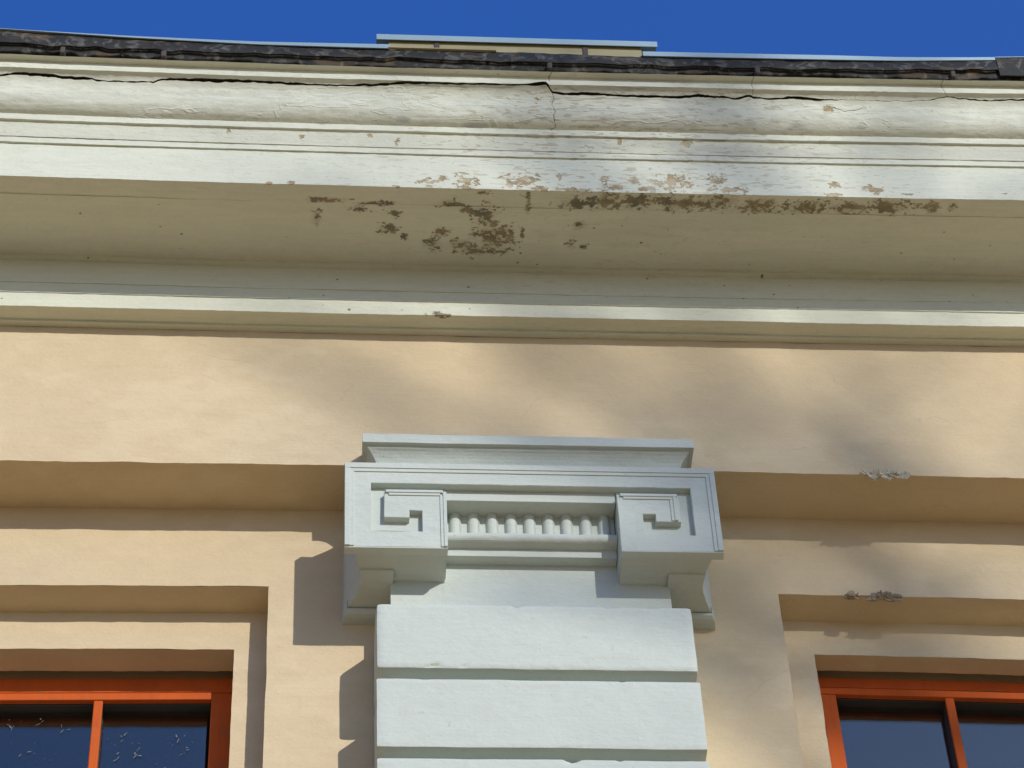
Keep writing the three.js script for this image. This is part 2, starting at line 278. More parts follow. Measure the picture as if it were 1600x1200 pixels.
// ---------------------------------------------------------------- the building
const building = new THREE.Group(); building.name = 'building'; building.position.y = Y0; scene.add(building);
building.userData = { label: 'old peach rendered building with weathered off-white cornice and white pilaster', category: 'building' };

const ZW = -0.185, ZI = -0.285;        // wall, inner window margin, window frame
const XE = 3.4;                                     // facade runs on past the picture on both sides
const LEDGE = -0.357;
const winL = { ox0: -2.0, ox1: -0.698, oy: -0.66, ix0: -1.91, ix1: -0.7907, iy: -0.807, rail: -0.889, ZF: -0.40, bars: [-1.165, -1.53], side: 1 };
const winR = { ox0: 0.745, ox1: 2.05, oy: -0.66, ix0: 0.845, ix1: 1.96, iy: -0.797, rail: -0.862, ZF: -0.375, bars: [1.237, 1.60], side: -1 };
const YB = -2.75, SILL = -2.6;                      // window foot

const wf = (parts, amp = 0.0014, f = 9) => { const gs = parts.map(g => { roughen(g, amp, f, 0.0008); settleGeo(g); finish(g); uvWall(g); return g; }); return gs; };
{
  const P = [];
  P.push(patch([-XE, LEDGE, 0], [XE, LEDGE, 0], [XE, .2092, 0], [-XE, .2092, 0], 0.016));
  P.push(patch([-XE, LEDGE, ZW], [XE, LEDGE, ZW], [XE, LEDGE, 0], [-XE, LEDGE, 0], 0.016));
  mesh('frieze', wf(P), M.wall, building, 'smooth peach frieze band below the cornice');
  const Q = [];
  Q.push(patch([-XE, -.66, ZW], [XE, -.66, ZW], [XE, LEDGE, ZW], [-XE, LEDGE, ZW], 0.02));
  const below = (x0, x1) => { Q.push(patch([x0, -2.75, ZW], [x1, -2.75, ZW], [x1, -.66, ZW], [x0, -.66, ZW], 0.025)); };
  below(winL.ox1, winR.ox0); below(-XE, winL.ox0); below(winR.ox1, XE);
  Q.push(patch([-XE, -Y0, ZW], [XE, -Y0, ZW], [XE, YB, ZW], [-XE, YB, ZW], 0.2));
  mesh('wall', wf(Q), M.wall, building, 'peach rendered wall between the windows');
  // body of the house behind the facade
  const body = [];
  const bb = (x0, x1, y0, y1, z0, z1) => body.push(box(x0, x1, y0, y1, z0, z1, 0));
  bb(-XE, XE, -.62, .98, -1.2, ZI - .02); bb(-XE, XE, -.62, .40, ZI - .02, ZW - .02); bb(-XE, XE, LEDGE + .03, .95, ZW - .02, -.02);
  bb(winL.ix1 + .12, winR.ix0 - .12, -2.8, -.62, -1.2, ZW - .13); bb(-XE, winL.ix0 - .12, -2.8, -.62, -1.2, ZW - .13); bb(winR.ix1 + .12, XE, -2.8, -.62, -1.2, ZW - .13);
  bb(-XE, XE, -Y0, -2.8, -1.2, ZW - .13); bb(-XE, XE, -Y0, .98, -3.6, -3.4);
  bb(-XE, -XE + .1, -2.8, .98, -3.4, -1.2); bb(XE - .1, XE, -2.8, .98, -3.4, -1.2); bb(-XE + .1, XE - .1, -2.9, -2.8, -3.4, -1.2); bb(-XE + .1, XE - .1, -.1, 0, -3.4, -1.2);
  mesh('interior_wall', body, M.room, building);
}

// --- windows: stepped surround, terracotta frame, panes
function windowAt(w) {
  const S = [];
  const { ox0, ox1, oy, ix0, ix1, iy, ZF } = w, dip = 0.010, RV = [];
  // outer step: head and jambs, then the margin, then the inner reveal
  S.push(patch([ox0, oy - dip, ZI], [ox1, oy - dip, ZI], [ox1, oy, ZW], [ox0, oy, ZW], 0.014));
  S.push(patch([ox1, SILL, ZI], [ox1, SILL, ZW], [ox1, oy, ZW], [ox1, oy - dip, ZI], 0.03));
  S.push(patch([ox0, SILL, ZW], [ox0, SILL, ZI], [ox0, oy - dip, ZI], [ox0, oy, ZW], 0.03));
  S.push(patch([ox0, iy, ZI], [ox1, iy, ZI], [ox1, oy - dip, ZI], [ox0, oy - dip, ZI], 0.014));
  S.push(patch([ox0, SILL, ZI], [ix0, SILL, ZI], [ix0, iy, ZI], [ox0, iy, ZI], 0.02));
  S.push(patch([ix1, SILL, ZI], [ox1, SILL, ZI], [ox1, iy, ZI], [ix1, iy, ZI], 0.02));
  S.push(patch([ox0, YB, ZW], [ox1, YB, ZW], [ox1, SILL, ZW + .03], [ox0, SILL, ZW + .03], 0.05));
  S.push(patch([ox0, SILL, ZW + .03], [ox1, SILL, ZW + .03], [ox1, SILL + .02, ZF], [ox0, SILL + .02, ZF], 0.05));
  // the head stops short of the frame: an open ragged joint runs up behind it
  RV.push(patch([ix0, iy, ZF + .024], [ix1, iy, ZF + .024], [ix1, iy, ZI], [ix0, iy, ZI], 0.012));
  RV.push(patch([ix0, -.63, ZF + .024], [ix1, -.63, ZF + .024], [ix1, iy, ZF + .024], [ix0, iy, ZF + .024], 0.03));
  RV.push(patch([ix0, iy - .02, ZF - .021], [ix1, iy - .02, ZF - .021], [ix1, -.63, ZF - .021], [ix0, -.63, ZF - .021], 0.03));
  RV.push(patch([ix1, SILL, ZF - .03], [ix1, SILL, ZI], [ix1, iy, ZI], [ix1, iy, ZF - .03], 0.03));
  RV.push(patch([ix0, SILL, ZI], [ix0, SILL, ZF - .03], [ix0, iy, ZF - .03], [ix0, iy, ZI], 0.03));
  mesh('window_surround', wf(S, .0013, 11), M.wall, building, w.side > 0 ? 'stepped peach window surround left of the pilaster' : 'stepped peach window surround right of the pilaster, plaster chipped at its edge');
  mesh('window_reveal', wf(RV, .0016, 14), M.wall, building);
  const g = group('window', building, w.side > 0 ? 'terracotta framed window with splashed panes, left' : 'terracotta framed window right of the pilaster');
  const fin = (gs) => gs.map(q => { settleGeo(q); q.computeVertexNormals; boxUV(q); return q; });
  const fr = ZF, bk = ZF - .020, rb = w.rail, st = 0.062;
  mesh('frame_head', fin([box(ix0 + .002, ix1 - .002, rb + .026, iy - .003, bk, fr, .003, 2)]), M.paint, g);
  mesh('top_rail', fin([box(ix0 + .002, w.side > 0 ? ix1 - .062 : ix1 - .002, rb, rb + .0255, bk, fr - .001, .003, 2)]), M.paint, g);
  const stile = (x0, x1, m = M.paint, top = rb - .0005) => mesh('stile', fin([box(x0, x1, SILL + .03, top, bk + .002, fr - .002, .004, 2)]), m, g);
  const lx = w.side > 0 ? ix1 - .062 : ix0 + .033, sx = .062;
  if (w.side > 0) { stile(ix1 - .0615, ix1 - .002, M.paint, rb + .0255); stile(ix0 + .002, ix0 + .062); } else { stile(ix0 + .002, ix0 + .066); stile(ix1 - .062, ix1 - .002); }
  mesh('bottom_rail', fin([box(ix0 + .064, ix1 - .064, SILL + .03, SILL + .11, bk, fr - .001, .004, 2)]), M.paint, g);
  for (const b of w.bars) mesh('glazing_bar', fin([box(b - .013, b + .013, SILL + .11, rb + .002, bk + .004, fr - .005, .004, 2)]), M.paint, g);
  const shadeSash = [box(ix0 + .003, ix1 - .003, rb - .002, iy - .004, bk - .05, bk - .0005, .002)]; for (const b of w.bars) shadeSash.push(box(b - .011, b + .011, SILL + .11, rb - .0025, bk - .05, bk + .0035, .002)); for (const [a, b] of w.side > 0 ? [[ix0 + .003, ix0 + .060], [ix1 - .060, ix1 - .003]] : [[ix0 + .003, ix0 + .064], [ix1 - .060, ix1 - .003]]) shadeSash.push(box(a, b, SILL + .03, rb - .0025, bk - .05, bk + .0005, .002));
  for (const q of shadeSash) mesh('added_shade_sash', fin([q]), M.shadeSash, g);  // added behind the frame, near-black so the rail undersides look shaded
  const xs = [ix0 + .06, ...w.bars.slice().sort((a, b) => a - b), ix1 - .06];
  for (let i = 0; i < xs.length - 1; i++) {
    const p = box(xs[i] + .012, xs[i + 1] - .012, SILL + .1, rb + .006, fr - .052, fr - .048, 0);
    mesh('pane', fin([p]), M.glass, g);
  }
  return g;
}
const gL = windowAt(winL), gR = windowAt(winR);
{ // dried lime splashes on the left panes
  const gs = [], zp = winL.ZF - .0475;
  const fleck = (x, y, a, l, w) => { const s = new THREE.SphereGeometry(1, 8, 5); s.scale(l, w, .0012); s.rotateZ(a); s.translate(x, y, zp); gs.push(settleGeo(s)); };
  const base = [[-1.06, -1.12], [-.985, -1.11], [-1.055, -1.055], [-1.0, -1.03], [-1.095, -1.0], [-1.11, -1.07], [-.93, -1.05], [-1.24, -.985], [-1.262, -.965], [-1.33, -.94], [-1.4, -.955], [-1.03, -1.17], [-.97, -1.17], [-.91, -1.13], [-1.225, -1.12], [-1.3, -.93], [-1.37, -1.05], [-.94, -1.0]];
  for (const [x, y] of base.filter((_, i) => i % 4 !== 3)) { const a = rr(.5, 1.5); fleck(x, y, a, rr(.004, .011), rr(.0008, .0022)); const n = 1 + Math.floor(rnd() * 4); for (let i = 0; i < n; i++) { const b = a + rr(-.9, .9), d = rr(.008, .03); fleck(x + d * Math.cos(b), y + d * Math.sin(b), b + rr(-.5, .5), rr(.002, .008), rr(.0007, .0028)); } }
  for (let i = 0; i < 40; i++) fleck(rr(-1.42, -.87), rr(-1.16, -.91), rr(0, 3), rr(.0008, .0022), rr(.0007, .0014));
  const f = mesh('lime_splashes', gs, M.lime, gL, 'pale dried splashes on the glass'); f.userData.kind = 'stuff';
}
{ // torn plaster where something was knocked off the edges on the right
  // curled shards of render: thin bent plates with ragged outlines
  const tear = (x0, x1, y, z, n, size, mat, name, label) => {
    const gs = [];
    for (let i = 0; i < n; i++) {
      const f = (i + rnd()) / n, x = lerp(x0, x1, f), w = rr(.006, .013) * size, h = rr(.004, .009) * size * (1.25 - Math.abs(f - .5)), sd = i * 13.7;
      const sh = new THREE.Shape(); for (let a = 0; a < 11; a++) { const q = a / 11 * Math.PI * 2, r = .65 + .7 * hash(a, i, 77); sh[a ? 'lineTo' : 'moveTo'](Math.cos(q) * w * r, Math.sin(q) * h * r); }
      const g = new THREE.ExtrudeGeometry(sh, { depth: .0022, bevelEnabled: true, bevelThickness: .0008, bevelSize: .0008, bevelSegments: 1 }), p = g.attributes.position;
      for (let k = 0; k < p.count; k++) { const X = p.getX(k), Y = p.getY(k); p.setZ(k, p.getZ(k) + (X * X + Y * Y) * 26 * (hash(i, 3, 5) - .2) + .0015 * s1(X * 300 + sd, 2)); }
      g.rotateX(rr(-1.0, .5)); g.rotateY(rr(-.7, .7)); g.rotateZ(rr(-.5, .5));
      g.translate(x, settle(x, y) + rr(-.005, .004) * size, z + rr(-.004, .002)); g.computeVertexNormals(); gs.push(boxUV(g));
    }
    return mesh(name, gs, mat, building, label);
  };
  tear(1.005, 1.128, LEDGE - .001, .001, 34, 1.6, M.render, 'torn_plaster', 'torn lump of plaster on the ledge edge below the frieze');
  tear(.945, .966, -.664, ZW + .002, 10, 1.3, M.dirtyRender, 'torn_plaster_001', 'small torn plaster lump on the edge above the right window');
  tear(1.01, 1.085, -.667, ZW + .002, 26, 1.45, M.dirtyRender, 'torn_plaster_002', 'wider torn plaster lump on the edge above the right window');
}

// ---------------------------------------------------------------- cornice
const PROF = [[0, .2092, 0], [.0229, .2092, .0229], [.0229, .2164, .0302], [.0749, .2164, .0822], [.0749, .2752, .1409], [.0787, .2752, .1447], [.0787, .3181, .1877], [.0812, .3181, .1902], [.0735, .4231, .2952], [.0888, .4231, .3028], [.0888, .4337, .3134], [.3284, .4217, .5532], [.3284, .4226, .5563], [.3297, .4233, .5582], [.3928, .4261, .6213], [.3928, .5809, .7761], [.3989, .5809, .7821], [.3989, .6045, .8057], [.4025, .6045, .8093], [.4159, .6582, .8647], [.4232, .6582, .8719], [.4232, .6837, .8974], [.4518, .7066, .9341], [.465, .7859, 1.0145], [.4927, .8136, 1.0537], [.498, .8136, 1.0589], [.498, .8471, 1.0924], [.521, .8471, 1.1155]];
const CRACK = [[-1.8, 1.035], [-1.544, 1.0311], [-1.497, 1.0384], [-1.411, 1.0384], [-1.353, 1.0327], [-1.267, 1.0311], [-1.257, 1.0263], [-1.18, 1.0255], [-1.084, 1.0287], [-1.055, 1.0368], [-.988, 1.04], [-.892, 1.04], [-.776, 1.0416], [-.621, 1.0368], [-.524, 1.0368], [-.427, 1.0408], [-.369, 1.0465], [-.33, 1.0521], [-.194, 1.0545], [.001, 1.0555], [.06, 1.0600], [.099, 1.066], [.107, 1.0655], [.123, 1.0344], [.158, 1.0295], [.236, 1.0319], [.354, 1.0279], [.512, 1.0263], [.571, 1.0327], [.65, 1.0311], [.689, 1.0255], [.733, 1.0384], [.739, 1.0327], [.798, 1.0279], [.868, 1.0352], [.927, 1.0303], [.987, 1.0295], [1.226, 1.0295], [1.286, 1.0327], [1.346, 1.0473], [1.386, 1.04], [1.466, 1.0352], [1.587, 1.0392], [1.8, 1.036]];
const crackAt = x => { const q = clamp(x, -1.8, 1.8); for (let i = 0; i < CRACK.length - 1; i++) if (q <= CRACK[i + 1][0]) { const a = CRACK[i], b = CRACK[i + 1]; return lerp(a[1], b[1], (q - a[0]) / (b[0] - a[0])) + .0016 * s1(q * 60, 4) + .0009 * s1(q * 190, 6); } return 1.036; };
const XS = []; for (let x = -XE; x < -1.75; x += .05) XS.push(x); for (let x = -1.75; x < 1.75; x += .007) XS.push(x); for (let x = 1.75; x <= XE + .001; x += .05) XS.push(x);
function at(s) { for (let i = 0; i < PROF.length - 1; i++) if (s <= PROF[i + 1][2] + 1e-9) { const a = PROF[i], b = PROF[i + 1], t = clamp((s - a[2]) / (b[2] - a[2]), 0, 1); return [lerp(a[0], b[0], t), lerp(a[1], b[1], t)]; } const l = PROF[PROF.length - 1]; return [l[0], l[1]]; }
// smooth crown: ogee through the measured points
const crownCurve = new THREE.CatmullRomCurve3([[.4232, .6837], [.4400, .6935], [.4545, .7120], [.4620, .7360], [.4655, .7620], [.4700, .7850], [.4800, .8030], [.4927, .8136]].map(p => new THREE.Vector3(p[0], p[1], 0)), false, 'centripetal');
const cC = []; for (let i = 0; i <= 60; i++) { const p = crownCurve.getPointAt(i / 60); cC.push([p.x, p.y, lerp(.8974, 1.0537, i / 60)]); }
function prof(s) { if (s > .8974 && s < 1.0537) { const t = (s - .8974) / (1.0537 - .8974) * 60, i = Math.min(59, Math.floor(t)), f = t - i; return [lerp(cC[i][0], cC[i + 1][0], f), lerp(cC[i][1], cC[i + 1][1], f)]; } return at(s); }
function wob(x, s, crown) {   // uneven hand-run mouldings: slow wander plus small nicks
  const k = Math.round(s * 7919) % 997;
  return [.0012 * s1(x * 2.3, k) + .0006 * s1(x * 14, k + 1) + .0005 * s1(x * 55, k + 2), .0015 * s1(x * 1.7, k + 3) + .0007 * s1(x * 11, k + 4) + .0006 * s1(x * 60, k + 5)];
}
// sweep: list of runs; each run is a function x -> [[z, y, s] ...]; smooth inside a run
function sweep(name, runs, label, mat = M.cornice) {
  const gs = runs.map(fn => {
    const pos = [], uv = [], idx = []; let n = 0;
    XS.forEach((x, c) => { const pts = fn(x); n = pts.length; for (const [z, y, s] of pts) { pos.push(x, settle(x, y), z); uv.push((x + CX) / (2 * CX), s / CS); } });
    for (let c = 0; c < XS.length - 1; c++) for (let i = 0; i < n - 1; i++) { const a = c * n + i, b = a + n; idx.push(a, b, b + 1, a, b + 1, a + 1); }
    const g = new THREE.BufferGeometry(); g.setAttribute('position', new THREE.Float32BufferAttribute(pos, 3)); g.setAttribute('uv', new THREE.Float32BufferAttribute(uv, 2)); g.setIndex(idx); return finish(g);
  });
  return mesh(name, gs, mat, cornice, label);
}
const cornice = group('cornice', building, 'weathered off-white moulded cornice with flaking paint and a long crack');
const V = (x, i) => { const [z, y, s] = PROF[i], [a, b] = i === 0 ? [0, 0] : wob(x, s); return [z + a, y + b, s]; };
const seg = (...ids) => ids.slice(0, -1).map((i, k) => x => { const a = V(x, i), b = V(x, ids[k + 1]), o = []; const n = Math.max(1, Math.ceil((b[2] - a[2]) / .03)); for (let t = 0; t <= n; t++) o.push([lerp(a[0], b[0], t / n), lerp(a[1], b[1], t / n), lerp(a[2], b[2], t / n)]); return o; });
sweep('lower_bead', seg(0, 1, 2), 'narrow bead at the foot of the cornice');
sweep('bed_fillet', seg(2, 3, 4, 5), 'bright sunlit fillet under the shaded soffit');
sweep('bed_moulding', seg(5, 6, 7, 8, 9, 10), 'plain band in the shade below the soffit');
sweep('soffit', seg(10, 11, 12, 13, 14), 'broad shaded soffit with brown mould and lost paint');
sweep('corona', seg(14, 15, 16), 'flat sunlit face with paint flaking along its lower edge');
sweep('fascia', seg(16, 17, 18, 19, 20, 21), 'thin stepped bands above the corona');
const gapAt = x => .0072 + .0036 * s1(x * 9, 71) + .0022 * s1(x * 60, 72) + .0014 * s1(x * 140, 73) + .011 * Math.exp(-Math.pow((x - .085) / .03, 2)) * (x < .112 ? 1 : 0) - .0042 * sstep(x, .9, 1.05);
const crownPt = (x, s) => {
  const [z, y] = prof(s); const w0 = wob(x, .8974), w1 = wob(x, 1.0589), t = clamp((s - .8974) / .1615, 0, 1), e = Math.sin(Math.PI * clamp((s - .8974) / .14, 0, 1));
  const d = e * (.0022 * (fbm(x * 6, s * 22, 3, 801) - .5) * 2 + .0016 * (fbm(x * 28, s * 60, 2, 811) - .5) * 2);
  return [z + lerp(w0[0], w1[0], t) + d, y + lerp(w0[1], w1[1], t) - d * .3, s];
};
sweep('crown_moulding', [x => {
  const c = crackAt(x), g = Math.max(.0008, gapAt(x)), top = Math.min(c - g / 2, 1.0585), o = []; for (let i = 0; i <= 26; i++) o.push(crownPt(x, lerp(.8974, top, i / 26))); return o;
}], 'swelling crown moulding with curled skins of old paint');
sweep('crown_fillet', [
  x => { const c = crackAt(x), g = Math.max(.0008, gapAt(x)), s0 = Math.min(c + g / 2, 1.0588), ex = Math.max(0, c + g / 2 - 1.0588), o = []; for (let i = 0; i <= 5; i++) { const p = crownPt(x, lerp(s0, 1.0589, i / 5)); o.push([p[0], p[1] + ex, p[2]]); } return o; },
  x => { const c = crackAt(x), g = Math.max(.0008, gapAt(x)), ex = Math.max(0, c + g / 2 - 1.0588), p = crownPt(x, 1.0589), q = V(x, 26); return [[p[0], p[1] + ex, p[2]], [lerp(p[0], q[0], .5), lerp(p[1] + ex, q[1], .5), 1.075], q]; },
  ...seg(26, 27)], 'slipped fillet above the crack');
const crackLip = (x, up) => { const c = crackAt(x), g = Math.max(.0008, gapAt(x)); const p = crownPt(x, up ? Math.min(c + g / 2, 1.0588) : Math.min(c - g / 2, 1.0585)); return up ? [p[0], p[1] + Math.max(0, c + g / 2 - 1.0588), p[2]] : p; };
sweep('crack', [x => { const p = crackLip(x, 0); return [p, [p[0] - .030, p[1] + .003, p[2]]]; }, x => { const p = crackLip(x, 0), q = crackLip(x, 1); return [[p[0] - .030, p[1] + .003, p[2]], [p[0] - .031, q[1] + .003, q[2]], q]; }], 'long jagged crack with mossy edges under the top fillet, its inside painted black as shade', M.crackShade);
{ // solid core behind the mouldings
  const core = []; const cb = (y0, y1, z1) => core.push(box(-XE + .01, XE - .01, y0, y1, -.02, z1, 0));
  cb(.23, .42, .04); cb(.47, .66, .35); cb(.66, .85, .395);
  mesh('masonry_core', core.map(g => boxUV(g)), M.render, cornice);
}

// ---------------------------------------------------------------- roof edge
const roofEdge = group('roof_edge', building, 'blackened drip edge of the roof with bright sheet metal flashing');
const topAt = x => { const k = [[-3.4, .97], [-1.56, .9626], [-1.17, .944], [-.78, .932], [-.37, .934], [-.19, .941], [.2, .936], [.4, .929], [1.2, .931], [1.6, .946], [3.4, .95]]; for (let i = 0; i < k.length - 1; i++) if (x <= k[i + 1][0]) return lerp(k[i][1], k[i + 1][1], (x - k[i][0]) / (k[i + 1][0] - k[i][0])); return .95; };
{
  const botAt = x => .8640 + .012 * s1(x * 4.3, 31) + .010 * s1(x * 17, 32) + .006 * s1(x * 70, 33) + .008 * sstep(-x, 1.0, 1.5);
  const fz = x => .523 + .003 * s1(x * 4, 35) + .002 * s1(x * 30, 36);
  const pos = [], uv = [], idx = [], n = 7;
  XS.forEach(x => { const t = topAt(x), b = botAt(x), z = fz(x), m = .004 * s1(x * 23, 38); const pts = [[.49, b + .010], [z - .016, b], [z - .010, b + .008], [z - .010 + m * .3, lerp(.866, t, .36) + m * 1.6 + .004], [z + .003, lerp(.866, t, .34) + m * 1.6], [z + .001, t], [.30, t + .02]]; pts.forEach(([zz, y], i) => { pos.push(x, settle(x, y), zz); uv.push(x / 1.8, [0, .02, .03, .06, .07, .14, .2][i] / .2); }); });
  for (let c = 0; c < XS.length - 1; c++) for (let i = 0; i < n - 1; i++) { const a = c * n + i, b = a + n; idx.push(a, b, b + 1, a, b + 1, a + 1); }
  const g = new THREE.BufferGeometry(); g.setAttribute('position', new THREE.Float32BufferAttribute(pos, 3)); g.setAttribute('uv', new THREE.Float32BufferAttribute(uv, 2)); g.setIndex(idx); finish(g);
  mesh('drip_edge', g, M.tar, roofEdge, 'blackened tarred edge with grey streaks');
  for (const x of [-1.361, -1.057, .116, .757, 1.367]) { const w = rr(.009, .014); const b = roughen(new RoundedBoxGeometry(w * 1.6, .028, .05, 2, .004), .003, 60); b.translate(x, settle(x, .868), .506); mesh('bracket_stub', boxUV(finish(b)), M.iron, roofEdge); }
  // bright flashing strips laid on the edge, folded sheet 2 mm thick with a turned-down lip
  const strip = (x0, x1, lip, name, label, y0) => {
    const ps = [], id = [], us = []; let c = 0; const N = Math.ceil((x1 - x0) / .03);
    for (let i = 0; i <= N; i++) { const x = lerp(x0, x1, i / N), t = y0(x), l = lip(x); const q = [[.527, t], [.5305, t], [.5305, t + l], [.49, t + l + .004], [.49, t + l + .001], [.527, t + l - .002]]; for (const [z, y] of q) { ps.push(x, settle(x, y), z); us.push(x, y); } }
    for (let i = 0; i < N; i++) for (let k = 0; k < 6; k++) { const a = i * 6 + k, b = i * 6 + (k + 1) % 6; id.push(a, a + 6, b + 6, a, b + 6, b); }
    const e = (o) => { for (let k = 1; k < 5; k++) id.push(o, o + k, o + k + 1); }; e(0); e(N * 6);
    const gg = new THREE.BufferGeometry(); gg.setAttribute('position', new THREE.Float32BufferAttribute(ps, 3)); gg.setAttribute('uv', new THREE.Float32BufferAttribute(us, 2)); gg.setIndex(id);
    const h = gg.toNonIndexed(); finish(h); mesh(name, h, M.zinc, roofEdge, label);
  };
  strip(-XE, -.372, x => .002 + .0185 * clamp((x + 1.5) / 1.12, 0, 1), 'flashing', 'thin pale metal flashing left of the raised cover', x => topAt(x) - .001);
  strip(.408, 1.512, x => .0225 - .008 * sstep(x, .9, 1.5), 'flashing', 'pale metal flashing right of the raised cover', x => topAt(x) + .001 - .002 * (x - .4));
  strip(1.514, XE, x => .003, 'flashing', 'dark lapped end of the flashing', x => topAt(x) + .012);
  // felt lap in front of the edge, right end, and a rust-edged strip under the cover
  const lap = box(1.514, 2.2, .862, .951, .526, .531, .001); mesh('felt_lap', boxUV(settleGeo(lap), 1 / 1.8, 5), M.tar, roofEdge);
  const lip = box(-.376, -.045, .9345, .9395, .524, .533, .001); mesh('wooden_batten', boxUV(settleGeo(lip)), M.board, roofEdge);
  const roof = patch([-XE, 1.55, -3.6], [XE, 1.55, -3.6], [XE, .97, .30], [-XE, .97, .30], .4); mesh('roof', boxUV(finish(settleGeo(roof))), M.tar, roofEdge);
}
// raised cover on the roof edge: sheet lid over a tan board on two iron brackets
{
  const c = new THREE.Group(); c.name = 'roof_hatch_cover'; c.position.set(0.022, Y0, 0); scene.add(c);
  c.userData = { label: 'raised sheet metal cover with tan underside standing above the roof edge', category: 'roof cover' };
  const o = -.022;
  const sh = [box(-.412 + o, .457 + o, .9855, 1.0125, .524, .527, .001), box(-.412 + o, .457 + o, 1.0095, 1.0125, .2, .5242, .001), box(-.412 + o, -.409 + o, .967, 1.0096, .21, .46, .001), box(.454 + o, .457 + o, .967, 1.0096, .21, .46, .001)];
  mesh('metal_lid', sh.map(g => boxUV(g)), M.zinc, c, 'pale bluish folded metal sheet');
  mesh('fascia_board', boxUV(box(-.375 + o, .408 + o, .92, 1.0088, .22, .515, .003, 2)), M.board, c, 'tan board under the lid');
  for (const x of [-.226, .232]) mesh('strap', boxUV(box(x - .008 + o, x + .008 + o, .925, .985, .5152, .519, .001)), M.iron, c);
  for (const [a, b] of [[-.405, -.3755], [.4085, .45]]) mesh('side_cheek', boxUV(box(a + o, b + o, .92, 1.009, .2, .44, .002)), M.zinc, c);
}

// ---------------------------------------------------------------- capital
const cap = group('capital', building, 'white capital with angular key scrolls and a short fluted band');
const CC = .0298;                                   // centre line of the capital
const mir = x => 2 * CC - x;
const pl = (gs, amp = .0006, k = 0) => gs.map((g, i) => { roughen(g, amp, 26); g.computeVertexNormals(); return uvWhite(g, k + i); });
{ // abacus with its cove, returned on both sides
  const x0 = -.4425, x1 = mir(x0), zf = .085, prof2 = [[0, -.315], [0, -.3505], [.013, -.3515], [.014, -.358]];
  for (let i = 1; i <= 8; i++) { const t = i / 8, a = t * Math.PI / 2; prof2.push([.014 + .034 * Math.sin(a), -.358 - .085 * (1 - Math.cos(a)) * .55 - .085 * t * .45]); }
  const pos = [];
  const ring = ([o, y]) => [[x0 + o, y, -.02], [x0 + o, y, zf - o], [x1 - o, y, zf - o], [x1 - o, y, -.02]];
  const quad = (a, b, c, d) => pos.push(...a, ...b, ...c, ...a, ...c, ...d);
  for (let i = 0; i < prof2.length - 1; i++) { const a = ring(prof2[i]), b = ring(prof2[i + 1]); for (let k = 0; k < 3; k++) { const n = k === 1 ? 24 : 3; for (let t = 0; t < n; t++) { const L = (p, q, f) => p.map((v, j) => lerp(v, q[j], f)); quad(L(b[k], b[k + 1], t / n), L(b[k], b[k + 1], (t + 1) / n), L(a[k], a[k + 1], (t + 1) / n), L(a[k], a[k + 1], t / n)); } } }
  const tp = ring(prof2[0]); quad(tp[0], tp[1], tp[2], tp[3]);
  const g = new THREE.BufferGeometry(); g.setAttribute('position', new THREE.Float32BufferAttribute(pos, 3));
  mesh('abacus', pl([g], .0007, 1), M.white, cap, 'projecting top slab with a hollow moulding');
}
const hollow = z => { const k = [[.06, .027], [.052, .028], [.02, .037], [-.01, .046], [-.035, .05], [-.06, .047], [-.10, .033], [-.14, .014], [-.165, .004], [-.21, 0]]; for (let i = 0; i < k.length - 1; i++) if (z >= k[i + 1][0]) return lerp(k[i][1], k[i + 1][1], clamp((k[i][0] - z) / (k[i][0] - k[i + 1][0]), 0, 1)); return 0; };
const FZ = .077, GZ = .052, BT = -.433, BB = -.757;
